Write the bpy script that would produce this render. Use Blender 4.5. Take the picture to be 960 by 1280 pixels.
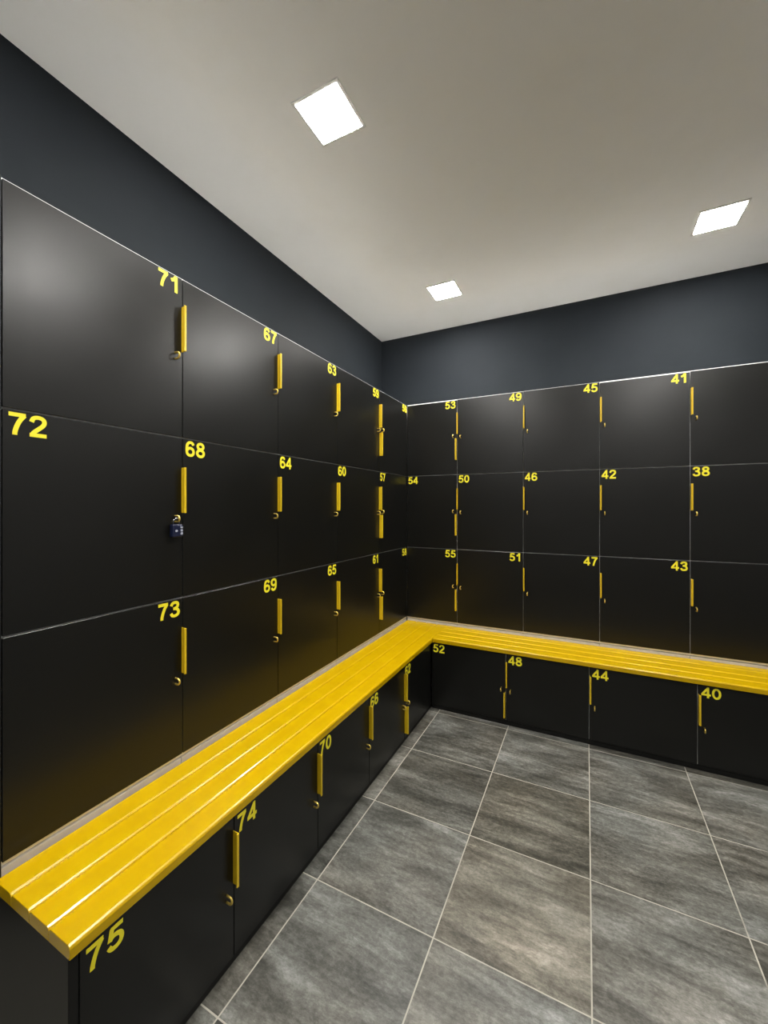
import bpy, bmesh, math, random
from mathutils import Vector

random.seed(7)
scene = bpy.context.scene
COL = scene.collection
for o in list(bpy.data.objects):
    bpy.data.objects.remove(o, do_unlink=True)

# ------------------------------------------------------------------ camera
YAW = 0.4643
cam_data = bpy.data.cameras.new('camera')
cam_data.sensor_fit = 'AUTO'
cam_data.sensor_width = 36.0
cam_data.lens = 504.65 / 1280 * 36.0
cam_data.shift_y = (633.6 - 640.0) / 1280
cam_data.clip_start = 0.02
cam = bpy.data.objects.new('camera', cam_data)
COL.objects.link(cam)
cam.location = (1.2263, -2.842, 1.3316)
cam.rotation_euler = (math.pi / 2, 0, YAW)
scene.camera = cam

# ------------------------------------------------------------------ world, exposure
world = bpy.data.worlds.new('world')
scene.world = world
world.use_nodes = True
WORLD_STRENGTH = 0.3
bg = world.node_tree.nodes['Background']
bg.inputs['Color'].default_value = (1.0, 0.985, 0.96, 1)
bg.inputs['Strength'].default_value = WORLD_STRENGTH
LAMP_STRENGTH = 290.0
vs = scene.view_settings
vs.view_transform = 'Standard'
vs.look = 'None'
vs.exposure = 0.0
vs.gamma = 1.0
vs.use_curve_mapping = False

# ------------------------------------------------------------------ dimensions (metres)
XW, YW = -0.44, 0.44            # wall planes behind the lockers
XR, YB = 2.65, -3.42            # the other two sides of the room
ZC = 2.837                      # ceiling
ROWS = [2.110, 1.566, 1.025, 0.4830]
LCOL = [-2.397, -1.922, -1.446, -0.970, -0.464, 0.0]
RCOL = [0.0, 0.393, 0.848, 1.301, 1.757, 2.21]
LLOW = [-2.387, -1.984, -1.572, -1.162, -0.750, -0.310]
RLOW = [0.310, 0.788, 1.241, 1.730, 2.21]
BENCH_TOP, BENCH_T, BENCH_D = 0.468, 0.028, 0.320
LOWF = 0.307                    # front plane of the lockers under the bench
TILE, JX, JY = 0.4364, 0.3672, -0.349

# ------------------------------------------------------------------ materials
def material(name, color=(0.5, 0.5, 0.5), rough=0.5, spec=0.5, metal=0.0, coat=0.0):
    m = bpy.data.materials.new(name)
    m.use_nodes = True
    b = m.node_tree.nodes['Principled BSDF']
    b.inputs['Base Color'].default_value = (*color, 1)
    b.inputs['Roughness'].default_value = rough
    b.inputs['Specular IOR Level'].default_value = spec
    b.inputs['Metallic'].default_value = metal
    b.inputs['Coat Weight'].default_value = coat
    b.inputs['Coat Roughness'].default_value = 0.12
    return m, m.node_tree.nodes, m.node_tree.links, b

def noise(N, L, scale, detail=4, rough=0.55, coord='Object', mapping=None, distortion=0.0):
    tc = N.new('ShaderNodeTexCoord')
    n = N.new('ShaderNodeTexNoise')
    n.inputs['Scale'].default_value = scale
    n.inputs['Detail'].default_value = detail
    n.inputs['Roughness'].default_value = rough
    n.inputs['Distortion'].default_value = distortion
    src = tc.outputs[coord]
    if mapping:
        mp = N.new('ShaderNodeMapping')
        mp.inputs['Scale'].default_value = mapping
        L.new(src, mp.inputs['Vector'])
        src = mp.outputs['Vector']
    L.new(src, n.inputs['Vector'])
    return n

def ramp(N, L, fac, stops):
    r = N.new('ShaderNodeValToRGB')
    e = r.color_ramp.elements
    while len(e) > 1:
        e.remove(e[-1])
    e[0].position, e[0].color = stops[0][0], (*stops[0][1], 1)
    for p, c in stops[1:]:
        k = e.new(p)
        k.color = (*c, 1)
    L.new(fac, r.inputs['Fac'])
    return r

def bump(N, L, b, height, strength, dist):
    k = N.new('ShaderNodeBump')
    k.inputs['Strength'].default_value = strength
    k.inputs['Distance'].default_value = dist
    L.new(height, k.inputs['Height'])
    L.new(k.outputs['Normal'], b.inputs['Normal'])

def map_range(N, L, v, lo, hi, a, c):
    m = N.new('ShaderNodeMapRange')
    m.inputs['From Min'].default_value = lo
    m.inputs['From Max'].default_value = hi
    m.inputs['To Min'].default_value = a
    m.inputs['To Max'].default_value = c
    L.new(v, m.inputs['Value'])
    return m.outputs['Result']

M = {}
m, N, L, b = material('black_laminate', (0.0045, 0.0045, 0.0039), 0.42, 0.38)
n = noise(N, L, 5.0, 5, 0.6)
L.new(map_range(N, L, n.outputs['Fac'], 0.3, 0.7, 0.28, 0.34), b.inputs['Roughness'])
n2 = noise(N, L, 900.0, 2, 0.5)
bump(N, L, b, n2.outputs['Fac'], 0.10, 0.0004)
M['door'] = m

m, N, L, b = material('white_board', (0.80, 0.79, 0.76), 0.45, 0.4)
n = noise(N, L, 30.0, 3)
c = ramp(N, L, n.outputs['Fac'], [(0.3, (0.87, 0.865, 0.85)), (0.7, (0.90, 0.895, 0.88))])
L.new(c.outputs['Color'], b.inputs['Base Color'])
M['board'] = m

m, N, L, b = material('beige_board', (0.60, 0.55, 0.47), 0.45, 0.4)
n = noise(N, L, 30.0, 3)
c = ramp(N, L, n.outputs['Fac'], [(0.3, (0.55, 0.50, 0.42)), (0.7, (0.62, 0.57, 0.49))])
L.new(c.outputs['Color'], b.inputs['Base Color'])
M['rail'] = m

m, N, L, b = material('black_board', (0.004, 0.004, 0.0036), 0.5, 0.3)
n2 = noise(N, L, 700.0, 2)
bump(N, L, b, n2.outputs['Fac'], 0.10, 0.0004)
M['black_board'] = m

m, N, L, b = material('yellow_gloss_paint', (0.49, 0.30, 0.0), 0.25, 0.34, coat=0.08)
n = noise(N, L, 14.0, 4, 0.6)
c = ramp(N, L, n.outputs['Fac'], [(0.3, (0.440, 0.272, 0.0)), (0.7, (0.478, 0.308, 0.0))])
L.new(c.outputs['Color'], b.inputs['Base Color'])
n2 = noise(N, L, 260.0, 3, 0.6)
bump(N, L, b, n2.outputs['Fac'], 0.06, 0.0006)
M['bench'] = m

m, N, L, b = material('yellow_powder_coat', (0.60, 0.405, 0.010), 0.30, 0.5)
n2 = noise(N, L, 500.0, 2)
bump(N, L, b, n2.outputs['Fac'], 0.08, 0.0004)
M['handle'] = m

m, N, L, b = material('yellow_vinyl', (0.78, 0.68, 0.025), 0.45, 0.4)
n2 = noise(N, L, 200.0, 2)
bump(N, L, b, n2.outputs['Fac'], 0.04, 0.0003)
M['vinyl'] = m

m, N, L, b = material('charcoal_wall_paint', (0.020, 0.023, 0.028), 0.7, 0.10)
n = noise(N, L, 3.0, 5, 0.6)
c = ramp(N, L, n.outputs['Fac'], [(0.3, (0.0115, 0.0142, 0.0172)), (0.7, (0.0135, 0.0163, 0.0195))])
L.new(c.outputs['Color'], b.inputs['Base Color'])
n2 = noise(N, L, 350.0, 3)
bump(N, L, b, n2.outputs['Fac'], 0.15, 0.0008)
M['wall'] = m

m, N, L, b = material('grey_wall_paint', (0.20, 0.20, 0.20), 0.7, 0.1)
n2 = noise(N, L, 350.0, 3)
bump(N, L, b, n2.outputs['Fac'], 0.15, 0.0008)
M['grey_wall'] = m

m, N, L, b = material('off_white_ceiling_paint', (0.80, 0.78, 0.72), 0.8, 0.2)
n = noise(N, L, 2.2, 6, 0.62)
c = ramp(N, L, n.outputs['Fac'], [(0.25, (0.86, 0.855, 0.82)), (0.5, (0.895, 0.89, 0.865)), (0.75, (0.905, 0.90, 0.875))])
L.new(c.outputs['Color'], b.inputs['Base Color'])
n2 = noise(N, L, 300.0, 3)
bump(N, L, b, n2.outputs['Fac'], 0.12, 0.0008)
M['ceiling'] = m

m, N, L, b = material('pale_grout', (0.33, 0.315, 0.27), 0.8, 0.2)
n = noise(N, L, 9.0, 5, 0.6)
c = ramp(N, L, n.outputs['Fac'], [(0.30, (0.20, 0.19, 0.16)), (0.42, (0.32, 0.305, 0.26)), (0.7, (0.40, 0.38, 0.32))])
L.new(c.outputs['Color'], b.inputs['Base Color'])
M['grout'] = m

# stone-look porcelain: streaks run along X, each tile takes another piece of the pattern
m, N, L, b = material('slate_grey_tile', (0.11, 0.11, 0.10), 0.42, 0.4)
tc = N.new('ShaderNodeTexCoord')
oi = N.new('ShaderNodeObjectInfo')
mul = N.new('ShaderNodeMath'); mul.operation = 'MULTIPLY'; mul.inputs[1].default_value = 57.0
L.new(oi.outputs['Random'], mul.inputs[0])
cmb = N.new('ShaderNodeCombineXYZ')
L.new(mul.outputs[0], cmb.inputs['X']); L.new(mul.outputs[0], cmb.inputs['Y']); L.new(mul.outputs[0], cmb.inputs['Z'])
add = N.new('ShaderNodeVectorMath'); add.operation = 'ADD'
L.new(tc.outputs['Object'], add.inputs[0]); L.new(cmb.outputs[0], add.inputs[1])
def tile_noise(scale, detail, rough, mapping, dist=0.0):
    mp = N.new('ShaderNodeMapping'); mp.inputs['Scale'].default_value = mapping
    mp.inputs['Rotation'].default_value = (0, 0, 0.03)
    L.new(add.outputs[0], mp.inputs['Vector'])
    t = N.new('ShaderNodeTexNoise')
    t.inputs['Scale'].default_value = scale; t.inputs['Detail'].default_value = detail
    t.inputs['Roughness'].default_value = rough; t.inputs['Distortion'].default_value = dist
    L.new(mp.outputs[0], t.inputs['Vector'])
    return t
t1 = tile_noise(4.4, 9, 0.70, (0.50, 2.0, 1), 0.45)      # clouds drawn out along X
t2 = tile_noise(15.0, 9, 0.82, (0.5, 2.1, 1), 0.2)     # thin streaks
t4 = tile_noise(70.0, 5, 0.85, (0.85, 1.15, 1), 0.0)      # grain
def madd(src, k, prev):
    q = N.new('ShaderNodeMath'); q.operation = 'MULTIPLY_ADD'; q.inputs[1].default_value = k
    L.new(src, q.inputs[0])
    if prev is None:
        q.inputs[2].default_value = 0.0
    else:
        L.new(prev, q.inputs[2])
    return q.outputs[0]
t3 = tile_noise(2.4, 3, 0.5, (1, 1, 1), 0.0)
mixv = madd(t1.outputs['Fac'], 0.46, None)
mixv = madd(t2.outputs['Fac'], 0.28, mixv)
mixv = madd(t4.outputs['Fac'], 0.26, mixv)
tone = N.new('ShaderNodeMath'); tone.operation = 'MULTIPLY_ADD'; tone.inputs[1].default_value = 0.05; 
L.new(oi.outputs['Random'], tone.inputs[0]); L.new(mixv, tone.inputs[2])
mixv = tone.outputs[0]
cr = ramp(N, L, mixv, [(0.42, (0.020, 0.020, 0.016)), (0.49, (0.057, 0.057, 0.049)),
                       (0.545, (0.104, 0.105, 0.093)), (0.605, (0.180, 0.183, 0.169)), (0.69, (0.34, 0.34, 0.325))])
warm = N.new('ShaderNodeMix'); warm.data_type = 'RGBA'; warm.blend_type = 'MULTIPLY'
wr = ramp(N, L, t3.outputs['Fac'], [(0.40, (1.0, 1.0, 1.0)), (0.64, (1.05, 0.995, 0.94))])
warm.inputs['Factor'].default_value = 1.0
L.new(cr.outputs['Color'], warm.inputs[6]); L.new(wr.outputs['Color'], warm.inputs[7])
tint = N.new('ShaderNodeMix'); tint.data_type = 'RGBA'; tint.blend_type = 'MULTIPLY'
tint.inputs['Factor'].default_value = 1.0
L.new(warm.outputs[2], tint.inputs[6]); L.new(oi.outputs['Color'], tint.inputs[7])
L.new(tint.outputs[2], b.inputs['Base Color'])
L.new(map_range(N, L, mixv, 0.4, 0.65, 0.34, 0.50), b.inputs['Roughness'])
bump(N, L, b, mixv, 0.30, 0.002)
M['tile'] = m

m, N, L, b = material('navy_padlock_body', (0.005, 0.008, 0.030), 0.35, 0.5)
n2 = noise(N, L, 400.0, 2); bump(N, L, b, n2.outputs['Fac'], 0.05, 0.0003)
M['navy'] = m
m, N, L, b = material('steel', (0.30, 0.30, 0.32), 0.28, 0.5, metal=1.0)
n2 = noise(N, L, 400.0, 2); bump(N, L, b, n2.outputs['Fac'], 0.03, 0.0003)
M['steel'] = m
m, N, L, b = material('yellow_zinc', (0.80, 0.58, 0.13), 0.38, 0.5, metal=0.7)
n2 = noise(N, L, 400.0, 2); bump(N, L, b, n2.outputs['Fac'], 0.03, 0.0003)
M['brass'] = m
m, N, L, b = material('pale_dial', (0.30, 0.32, 0.40), 0.4, 0.5)
n2 = noise(N, L, 400.0, 2); bump(N, L, b, n2.outputs['Fac'], 0.05, 0.0003)
M['dial'] = m
m, N, L, b = material('white_lamp_frame', (0.75, 0.74, 0.71), 0.45, 0.4)
n2 = noise(N, L, 300.0, 2); bump(N, L, b, n2.outputs['Fac'], 0.05, 0.0003)
M['lamp_frame'] = m
m, N, L, b = material('lit_diffuser', (0.9, 0.9, 0.9), 0.5, 0.3)
b.inputs['Emission Color'].default_value = (1.0, 0.975, 0.93, 1)
b.inputs['Emission Strength'].default_value = LAMP_STRENGTH
M['lamp'] = m

# ------------------------------------------------------------------ mesh helpers
def add_box(bm, x0, x1, y0, y1, z0, z1):
    v = [bm.verts.new(p) for p in ((x0, y0, z0), (x1, y0, z0), (x1, y1, z0), (x0, y1, z0),
                                   (x0, y0, z1), (x1, y0, z1), (x1, y1, z1), (x0, y1, z1))]
    for f in ((0, 3, 2, 1), (4, 5, 6, 7), (0, 1, 5, 4), (1, 2, 6, 5), (2, 3, 7, 6), (3, 0, 4, 7)):
        bm.faces.new([v[i] for i in f])

def add_prism(bm, prof, axis, a0, a1):
    """closed 2-D profile swept along an axis ('X': prof=(y,z), 'Y': prof=(x,z), 'Z': prof=(x,y))"""
    def P(q, a):
        return {'X': (a, q[0], q[1]), 'Y': (q[0], a, q[1]), 'Z': (q[0], q[1], a)}[axis]
    A = [bm.verts.new(P(q, a0)) for q in prof]
    B = [bm.verts.new(P(q, a1)) for q in prof]
    k = len(prof)
    for i in range(k):
        bm.faces.new((A[i], A[(i + 1) % k], B[(i + 1) % k], B[i]))
    bm.faces.new(A[::-1]); bm.faces.new(B)

def add_tube(bm, pts, r, seg=8, cap=True):
    rings = []
    pts = [Vector(p) for p in pts]
    for i, p in enumerate(pts):
        t = (pts[min(i + 1, len(pts) - 1)] - pts[max(i - 1, 0)]).normalized()
        up = Vector((1, 0, 0)) if abs(t.x) < 0.9 else Vector((0, 0, 1))
        u = t.cross(up).normalized(); w = t.cross(u)
        rings.append([bm.verts.new(p + r * (math.cos(a) * u + math.sin(a) * w))
                      for a in (2 * math.pi * k / seg for k in range(seg))])
    for a, c in zip(rings, rings[1:]):
        for k in range(seg):
            f = bm.faces.new((a[k], a[(k + 1) % seg], c[(k + 1) % seg], c[k])); f.smooth = True
    if cap:
        bm.faces.new(rings[0][::-1]); bm.faces.new(rings[-1])

def finish(bm, name, bevel=0.0, seg=2):
    bmesh.ops.recalc_face_normals(bm, faces=bm.faces)
    if bevel:
        bmesh.ops.bevel(bm, geom=list(bm.edges), offset=bevel, segments=seg, affect='EDGES', profile=0.5)
    me = bpy.data.meshes.new(name)
    bm.to_mesh(me); bm.free()
    return me

def obj(name, me, mat, parent=None):
    if isinstance(me, bmesh.types.BMesh):
        me = finish(me, name)
    o = bpy.data.objects.new(name, me)
    COL.objects.link(o)
    if mat and not me.materials:
        me.materials.append(M[mat])
    if parent:
        o.parent = parent
    return o

def box_obj(name, dims, mat, parent=None, bevel=0.0):
    bm = bmesh.new(); add_box(bm, *dims)
    return obj(name, finish(bm, name, bevel, 1), mat, parent)

def thing(name, label, cat, loc=(0, 0, 0), rotz=0.0, group=None):
    o = bpy.data.objects.new(name, None)
    o.empty_display_size = 0.05
    COL.objects.link(o)
    o.location = loc; o.rotation_euler = (0, 0, rotz)
    o['label'] = label; o['category'] = cat
    if group:
        o['group'] = group
    return o

def tag(o, label, cat, group=None):
    o['label'] = label; o['category'] = cat
    if group:
        o['group'] = group
    return o

def structure(o):
    o['kind'] = 'structure'
    return o

# ------------------------------------------------------------------ room shell
structure(box_obj('wall_left', (XW - 0.12, XW, YB, YW + 0.12, -0.05, ZC + 0.1), 'wall'))
structure(box_obj('wall_back', (XW, XR + 0.12, YW, YW + 0.12, -0.05, ZC + 0.1), 'wall'))
structure(box_obj('ceiling', (XW, XR, YB, YW, ZC, ZC + 0.1), 'ceiling'))
structure(box_obj('wall_right', (XR, XR + 0.12, YB, YW, -0.05, ZC + 0.1), 'grey_wall'))
structure(box_obj('wall_front', (XW - 0.12, XR + 0.12, YB - 0.12, YB, -0.05, ZC + 0.1), 'grey_wall'))
floor = structure(box_obj('floor', (XW, XR, YB, YW, -0.05, -0.0006), 'grout'))

GAP = 0.0021
def cuts(start, step, lo, hi):
    v = [lo]
    k = math.floor((lo - start) / step) - 1
    while start + k * step < hi - 0.01:
        if start + k * step > lo + 0.01:
            v.append(start + k * step)
        k += 1
    return v + [hi]
tile_mesh = {}
xs = cuts(JX, TILE, 0.27, XR - 0.004)
ys = cuts(JY, TILE, YB + 0.004, -0.27)
for i in range(len(xs) - 1):
    for j in range(len(ys) - 1):
        w, d = xs[i + 1] - xs[i] - 2 * GAP, ys[j + 1] - ys[j] - 2 * GAP
        key = (round(w, 3), round(d, 3))
        if key not in tile_mesh:
            bm = bmesh.new(); add_box(bm, 0, w, 0, d, -0.006, 0)
            tile_mesh[key] = finish(bm, 'tile', 0.0004, 1)
        t = obj('tile', tile_mesh[key], 'tile', floor)
        cx, cy = (xs[i] + xs[i + 1]) / 2, (ys[j] + ys[j + 1]) / 2
        g = random.uniform(0.93, 1.06)
        t.color = (g, g, g, 1)
        if 0.80 < cx < 1.24 and -1.66 < cy < -0.785:     # two browner tiles
            t.color = (1.07, 1.01, 0.92, 1)
        t.location = (xs[i] + GAP, ys[j] + GAP, random.uniform(-0.0002, 0))

# ------------------------------------------------------------------ digits drawn as strokes (height 1)
def smooth(pts, n=6):
    out = []
    P = [Vector(p) for p in pts]
    for i in range(len(P) - 1):
        a, b_, c_, d = P[max(i - 1, 0)], P[i], P[i + 1], P[min(i + 2, len(P) - 1)]
        for k in range(n):
            t = k / n
            out.append(0.5 * ((2 * b_) + (c_ - a) * t + (2 * a - 5 * b_ + 4 * c_ - d) * t * t + (3 * b_ - a - 3 * c_ + d) * t ** 3))
    out.append(P[-1])
    return out

def ellipse(cx, cy, rx, ry, n=22):
    return [Vector((cx + rx * math.cos(2 * math.pi * k / n), cy + ry * math.sin(2 * math.pi * k / n))) for k in range(n + 1)]

def rot180(paths):
    return [[Vector((0.70 - p[0], 1 - p[1])) for p in s] for s in paths]
SIX = [ellipse(0.355, 0.315, 0.25, 0.235),
       smooth([(0.105, 0.33), (0.105, 0.50), (0.13, 0.70), (0.22, 0.86), (0.37, 0.915), (0.50, 0.88), (0.59, 0.75)])]
V2 = lambda s: [Vector(p) for p in s]
GLYPH = {
    '0': [ellipse(0.35, 0.5, 0.255, 0.415)],
    '1': [V2([(0.43, 0), (0.43, 1)]), smooth([(0.40, 0.96), (0.34, 0.84), (0.24, 0.74), (0.10, 0.67)])],
    '2': [smooth([(0.10, 0.68), (0.17, 0.85), (0.35, 0.915), (0.54, 0.85), (0.59, 0.70), (0.52, 0.54), (0.33, 0.35), (0.18, 0.20), (0.12, 0.06)]),
          V2([(0.03, 0.085), (0.67, 0.085)])],
    '3': [smooth([(0.10, 0.72), (0.18, 0.86), (0.34, 0.915), (0.50, 0.86), (0.55, 0.74), (0.48, 0.60), (0.34, 0.545), (0.24, 0.54)]),
          smooth([(0.30, 0.54), (0.48, 0.49), (0.59, 0.33), (0.53, 0.15), (0.34, 0.085), (0.17, 0.13), (0.09, 0.27)])],
    '4': [V2([(0.50, 0), (0.50, 1)]), V2([(0.50, 0.93), (0.08, 0.33)]), V2([(0.0, 0.29), (0.70, 0.29)])],
    '5': [V2([(0.64, 0.905), (0.16, 0.905)]), V2([(0.215, 0.94), (0.13, 0.45)]),
          smooth([(0.13, 0.49), (0.23, 0.57), (0.36, 0.585), (0.53, 0.51), (0.595, 0.34), (0.53, 0.16), (0.35, 0.085), (0.18, 0.13), (0.09, 0.26)])],
    '6': SIX,
    '7': [V2([(0.05, 0.905), (0.66, 0.905)]), smooth([(0.61, 0.90), (0.45, 0.66), (0.34, 0.40), (0.275, 0.15), (0.265, 0.0)])],
    '8': [ellipse(0.35, 0.735, 0.215, 0.18), ellipse(0.35, 0.29, 0.255, 0.205)],
    '9': rot180(SIX),
}
STROKE = {'1': 0.19, '4': 0.17}
def number_mesh(text, h):
    """raised letters in the XZ plane, front towards -Y, lower left corner at the origin"""
    bm = bmesh.new()
    lift = 0
    for k, ch in enumerate(text):
        off = k * 0.775
        t = STROKE.get(ch, 0.178) / 2
        for path in GLYPH[ch]:
            lift += 1
            y = -0.0007 - 0.00004 * lift
            closed = (path[0] - path[-1]).length < 1e-5
            pts = path[:-1] if closed else path
            q = len(pts)
            sides = []
            for i in range(q):
                if closed:
                    d = pts[(i + 1) % q] - pts[i - 1]
                else:
                    d = pts[min(i + 1, q - 1)] - pts[max(i - 1, 0)]
                d.normalize()
                nrm = Vector((-d.y, d.x))
                row = []
                for s in (1, -1):
                    p = pts[i] + nrm * t * s
                    p.y = min(max(p.y, 0.0), 1.0)
                    row.append((bm.verts.new(((p.x + off) * h, y, p.y * h)), bm.verts.new(((p.x + off) * h, 0.0001, p.y * h))))
                sides.append(row)
            for i in range(q if closed else q - 1):
                (a, A), (c, C) = sides[i]; (b_, B), (d_, D) = sides[(i + 1) % q]
                bm.faces.new((a, b_, d_, c)); bm.faces.new((A, C, D, B))
                bm.faces.new((a, A, B, b_)); bm.faces.new((c, d_, D, C))
            if not closed:
                for i in (0, q - 1):
                    (a, A), (c, C) = sides[i]
                    bm.faces.new((a, c, C, A))
    return finish(bm, 'locker_number')

# ------------------------------------------------------------------ lockers
HANDLE_LEN = 0.153
def handle_mesh(sign):
    """edge pull: web standing off the door edge with a wider rounded lip; sign=+1 sits on the right door edge"""
    bm = bmesh.new()
    prof = [(-0.0030, 0.0), (-0.0003, 0.0), (-0.0002, -0.0212), (-0.0012, -0.0235),
            (-0.0080, -0.0235), (-0.0092, -0.0222), (-0.0088, -0.0202), (-0.0030, -0.0196)]
    prof = [(sign * a, o) for a, o in prof]
    add_prism(bm, prof, 'Z', 0, HANDLE_LEN)
    me = finish(bm, 'handle', 0.0005, 1)
    return me
def hasp_mesh():
    """U-shaped padlock staple in a plane square to the door"""
    bm = bmesh.new()
    pts = [(0, 0.002, 0.0098), (0, -0.012, 0.0098)]
    for k in range(1, 8):
        a = math.pi / 2 - math.pi * k / 8
        pts.append((0, -0.012 - 0.0098 * math.cos(a), 0.0098 * math.sin(a)))
    pts += [(0, -0.012, -0.0098), (0, 0.002, -0.0098)]
    add_tube(bm, pts, 0.0031, 8)
    return finish(bm, 'hasp')
HANDLE = {1: handle_mesh(1), -1: handle_mesh(-1)}
HASP = hasp_mesh()
NUMBER_H = 0.054

def make_locker(label, group, loc, rotz, w, h, depth, number=None, num_side='R', side='R', low_pull=False,
                door_bottom=0.0, door_top=0.0, handle_drop=0.102, num_drop=0.007, gap=0.0016, rail=False, tilt=0.0):
    """local frame: X along the wall, -Y out of the front, Z up; origin at lower left front corner"""
    t = thing('locker', label, 'locker', loc, rotz, group)
    e, p = 0.0004, 0.018
    bm = bmesh.new()
    y0, y1 = 0.0082, depth
    add_box(bm, e, p, y0, y1, e, h - e)
    add_box(bm, w - p, w - e, y0, y1, e, h - e)
    add_box(bm, p, w - p, y0, y1, e, p)
    add_box(bm, p, w - p, y0, y1, h - p, h - e)
    add_box(bm, p, w - p, y1 - 0.006, y1, p, h - p)
    obj('body', finish(bm, 'body'), 'board', t)
    dz0, dz1 = 0.0020 + door_bottom, h - 0.0020 - door_top
    bm = bmesh.new()
    add_box(bm, gap, w - gap, 0, 0.0074, dz0, dz1)
    door = obj('door', finish(bm, 'door', 0.0008, 1), 'door', t)
    door.location.y = tilt
    s = 1 if side == 'R' else -1
    edge = w - gap if side == 'R' else gap
    top = h - handle_drop - (0.185 if low_pull else 0.0)
    hd = obj('handle', HANDLE[s], 'handle', door)
    hd.location = (edge, 0, top - HANDLE_LEN)
    hs = obj('hasp', HASP, 'brass', door)
    hz = h - handle_drop - HANDLE_LEN - (0.013 if low_pull else 0.019)
    if rail == 'low':
        hz -= 0.006
    hs.location = (edge - s * 0.026, 0, hz)
    if number:
        nm = obj('locker_number', number_mesh(number, NUMBER_H), 'vinyl', door)
        wd = (0.775 + 0.70) * NUMBER_H
        nx = gap + (0.0135 if rail == 'low' and side == 'L' and rotz == 0 else 0.0085) if num_side == 'L' else w - gap - 0.0085 - wd
        nm.location = (nx, 0, h - max(num_drop, door_top + 0.0055) - NUMBER_H)
    return t, door

ROT_L = math.pi / 2
ONES = 'zero one two three four five six seven eight nine'.split()
TENS = {3: 'thirty', 4: 'forty', 5: 'fifty', 6: 'sixty', 7: 'seventy'}
def worded(n):
    n = int(n)
    return '%d (%s%s)' % (n, TENS[n // 10], '-' + ONES[n % 10] if n % 10 else '')

# upper lockers along the left wall
LNUM = [['71', '67', '63', '59', '56'], ['72', '68', '64', '60', '57'], ['73', '69', '65', '61', '58']]
RNUM = [['53', '49', '45', '41', None], ['54', '50', '46', '42', '38'], ['55', '51', '47', '43', None]]
ROWNAME = ['in the top row', 'in the middle row', 'above the bench']
handle72 = None
for r in range(3):
    z0, h = ROWS[r + 1], ROWS[r] - ROWS[r + 1]
    for c in range(5):
        num = LNUM[r][c]
        last = c == 4
        side = 'L' if last else 'R'
        hn = 'left' if last else 'right'
        lab = 'black locker numbered %s %s, yellow pull on its %s edge' % (worded(num), ROWNAME[r], hn)
        t, d = make_locker(lab, 'upper lockers along the longer bench', (0, LCOL[c], z0), ROT_L, LCOL[c + 1] - LCOL[c], h, 0.432,
                           num, 'L' if r == 1 else 'R', side, last, door_bottom=0.010 if r == 2 else 0.0,
                           tilt=random.uniform(-0.0006, 0.0006), door_top=(0.0043 if r == 0 else 0.0006))
        bm = bmesh.new()
        if r == 2:
            add_box(bm, 0.0014, LCOL[c + 1] - LCOL[c] - 0.0014, 0.006, 0.425, 0.4405 - z0, 0.4778 - z0)
            obj('base_rail', finish(bm, 'base_rail', 0.0006, 1), 'rail', t)
        else:
            bm.free()
    for c in range(5):
        num = RNUM[r][c]
        first = c == 0
        side = 'R' if first else 'L'
        hn = 'right' if first else 'left'
        if num:
            lab = 'black locker numbered %s %s, yellow pull on its %s edge' % (worded(num), ROWNAME[r], hn)
        else:
            lab = ['black top-row locker past locker 41, directly over locker 38', '', 'black locker past locker 43, directly under locker 38'][r]
        t, d = make_locker(lab, 'upper lockers along the shorter bench', (RCOL[c], 0, z0), 0, RCOL[c + 1] - RCOL[c], h, 0.432,
                           num, 'L' if r == 1 else 'R', side, first, door_bottom=0.010 if r == 2 else 0.0,
                           tilt=random.uniform(-0.0006, 0.0006), door_top=({0: 0.006, 1: 0.003, 2: 0.002, 3: 0.007, 4: 0.003}[c] if r == 0 else 0.0006),
                           gap=0.0015)
        if r == 2:
            bm = bmesh.new()
            add_box(bm, 0.0014, RCOL[c + 1] - RCOL[c] - 0.0014, 0.006, 0.425, 0.4405 - z0, 0.4778 - z0)
            obj('base_rail', finish(bm, 'base_rail', 0.0006, 1), 'rail', t)

bm = bmesh.new()
add_box(bm, XW + 0.006, -0.022, 0.022, YW - 0.006, 0.4405, ROWS[0] - 0.0004)  # unseen white box, added so its top bounces lamp light onto the ceiling
tag(obj('corner_bounce_box', finish(bm, 'corner_bounce_box', 0.001, 1), 'board'), 'unseen white light-bouncing box added in the wall corner behind lockers 56 and 53', 'box')

# lockers under the benches
LOWZ, LOWH = 0.020, 0.413
LLN = ['75', '74', '70', '66', '62']
for c in range(5):
    last = c == 4
    make_locker('low black locker numbered %s under the longer yellow bench' % worded(LLN[c]), 'lockers under the longer bench',
                (LOWF, LLOW[c], LOWZ), ROT_L, LLOW[c + 1] - LLOW[c], LOWH, 0.72, LLN[c], 'L', 'L' if last else 'R', last,
                handle_drop=0.044, num_drop=0.012, rail='low')
RLN = ['52', '48', '44', '40']
for c in range(4):
    first = c == 0
    make_locker('low black locker numbered %s under the shorter yellow bench' % worded(RLN[c]), 'lockers under the shorter bench',
                (RLOW[c], -LOWF, LOWZ + 0.007), 0, RLOW[c + 1] - RLOW[c], LOWH - 0.007, 0.72, RLN[c], 'L', 'R' if first else 'L', first,
                handle_drop=0.044, num_drop=0.006, gap=0.0015, rail='low')

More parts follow.
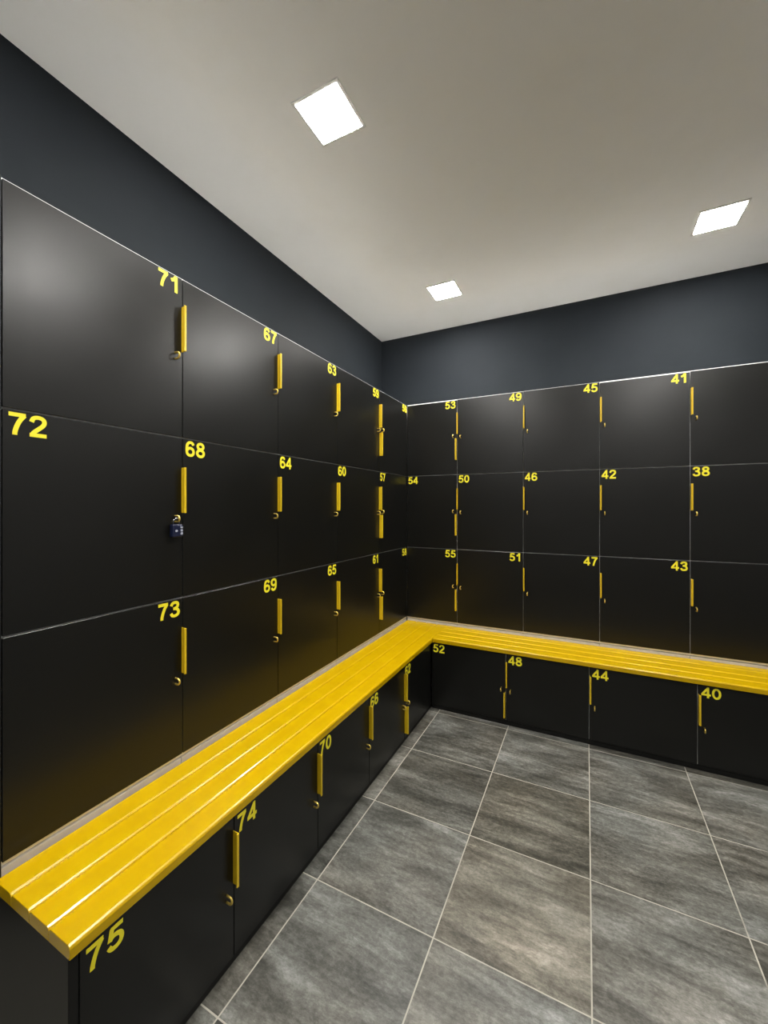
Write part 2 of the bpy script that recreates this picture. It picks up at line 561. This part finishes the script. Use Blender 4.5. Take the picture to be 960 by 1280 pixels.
# plinths under the low lockers, end and filler panels
structure(box_obj('baseboard_left', (-0.42, LOWF - 0.004, -2.400, -LOWF + 0.01, -0.001, LOWZ - 0.0003), 'black_board'))
structure(box_obj('baseboard_back', (LOWF + 0.006, XR - 0.002, -LOWF + 0.005, 0.42, -0.001, LOWZ + 0.0067), 'black_board'))
tag(box_obj('end_panel', (XW + 0.004, 0.0, -2.4155, -2.3973, 0.4405, ROWS[0]), 'black_board', bevel=0.0008),
    'tall black side panel closing the bank beside lockers 71 to 73', 'panel')
tag(box_obj('end_panel', (XW + 0.004, LOWF - 0.001, -2.4060, -2.3873, 0.0, 0.4325), 'black_board', bevel=0.0008),
    'low black side panel under the bench end beside locker 75', 'panel')
tag(box_obj('filler_panel', (2.213, XR - 0.004, 0.0, 0.43, 0.4405, ROWS[0]), 'door', bevel=0.0008),
    'tall black filler panel between the last locker column and the wall', 'panel')
tag(box_obj('filler_panel', (2.213, XR - 0.004, -LOWF, 0.43, LOWZ + 0.007, 0.4325), 'door', bevel=0.0008),
    'low black filler panel beside locker 40 under the bench', 'panel')

# ------------------------------------------------------------------ benches
SLAT = BENCH_D / 4
def slat_profile(flip):
    """one board: flat top with chamfered edges"""
    w, t, c, d = SLAT - 0.0006, BENCH_T, 0.0075, 0.0068
    z1, z0 = BENCH_TOP, BENCH_TOP - t
    return [(0.0003, z0), (w, z0), (w, z1 - d), (w - 0.0024, z1 - d * 0.36), (w - c, z1), (c, z1), (0.0024, z1 - d * 0.36), (0.0003, z1 - d)]
bench = thing('slatted_bench', 'long glossy yellow slatted bench running in front of lockers 73, 69, 65, 61', 'bench', (0, -2.41, 0))
for k in range(4):
    bm = bmesh.new()
    prof = [(q[0] + k * SLAT + 0.001, q[1] + random.uniform(-0.0002, 0.0002) * 0) for q in slat_profile(0)]
    add_prism(bm, prof, 'Y', 0, 2.41 - 0.004)
    o = obj('slat', finish(bm, 'slat', 0.0008, 1), 'bench', bench)
box_obj('bearer_board', (0.0, 0.312, 0.002, 2.406, 0.4335, BENCH_TOP - BENCH_T - 0.0002), 'black_board', bench)
bench2 = thing('slatted_bench', 'glossy yellow slatted bench running in front of lockers 55, 51, 47, 43', 'bench', (BENCH_D + 0.003, 0, 0))
for k in range(4):
    bm = bmesh.new()
    prof = [(-(q[0] + k * SLAT + 0.001), q[1]) for q in slat_profile(0)]
    add_prism(bm, prof, 'X', 0, XR - 0.01 - BENCH_D)
    o = obj('slat', finish(bm, 'slat', 0.0008, 1), 'bench', bench2)
box_obj('bearer_board', (0.0, XR - 0.012 - BENCH_D, -0.312, 0.0, 0.4335, BENCH_TOP - BENCH_T - 0.0002), 'black_board', bench2)

# ------------------------------------------------------------------ padlock on locker 72
hx, hy, hz = 0.0, LCOL[1] - 0.0016 - 0.026, ROWS[1] - 0.102 - HANDLE_LEN - 0.019
pl = thing('padlock', 'small navy blue combination padlock hanging on the hasp of locker 72', 'padlock', (0.0175, hy - 0.008, hz - 0.060), ROT_L)
bm = bmesh.new(); add_box(bm, -0.019, 0.019, -0.0085, 0.0085, 0.0, 0.042)
obj('padlock_body', finish(bm, 'padlock_body', 0.004, 3), 'navy', pl)
bm = bmesh.new()
pts = [(-0.0105, 0, 0.038), (-0.0105, 0, 0.052)]
for k in range(1, 10):
    a = math.pi - math.pi * k / 10
    pts.append((0.0105 * math.cos(a), 0, 0.052 + 0.0105 * math.sin(a)))
pts += [(0.0105, 0, 0.052), (0.0105, 0, 0.038)]
add_tube(bm, pts, 0.0021, 8)
obj('shackle', finish(bm, 'shackle'), 'steel', pl)
for k in range(3):
    bm = bmesh.new(); add_box(bm, 0.0085, 0.0165, -0.0105, -0.0060, 0.007 + 0.0105 * k, 0.0145 + 0.0105 * k)
    obj('dial', finish(bm, 'dial', 0.0012, 2), 'dial', pl)
bm = bmesh.new(); add_tube(bm, [(-0.006, -0.008, 0.021), (-0.006, -0.0098, 0.021)], 0.0042, 14)
obj('emblem_disc', finish(bm, 'emblem_disc'), 'dial', pl)

# ------------------------------------------------------------------ ceiling lights
LAMPS = [(0.345, -0.140, 'lit square ceiling light in the corner above lockers 56 and 53'),
         (0.345, -1.550, 'lit square ceiling light over the longer bench near locker 67'),
         (1.845, -0.180, 'lit square ceiling light above lockers 41 and 42'),
         (1.845, -1.550, 'lit square ceiling light over the open floor of the room'),
         (0.345, -2.960, 'lit square ceiling light past the end of the longer bench'),
         (1.845, -2.960, 'lit square ceiling light at the back of the room over the floor')]
HALF = 0.091
bm = bmesh.new()
for x0, x1, y0, y1 in ((-0.103, 0.103, -0.103, -HALF), (-0.103, 0.103, HALF, 0.103), (-0.103, -HALF, -HALF, HALF), (HALF, 0.103, -HALF, HALF)):
    add_box(bm, x0, x1, y0, y1, -0.0045, -0.0002)
FRAME = finish(bm, 'frame')
bm = bmesh.new(); add_box(bm, -HALF + 0.0005, HALF - 0.0005, -HALF + 0.0005, HALF - 0.0005, -0.0050, -0.0004)
DIFF = finish(bm, 'diffuser')
for x, y, lab in LAMPS:
    t = thing('ceiling_light', lab, 'ceiling light', (x, y, ZC), 0, 'square ceiling lights')
    obj('frame', FRAME, 'lamp_frame', t)
    obj('diffuser', DIFF, 'lamp', t)
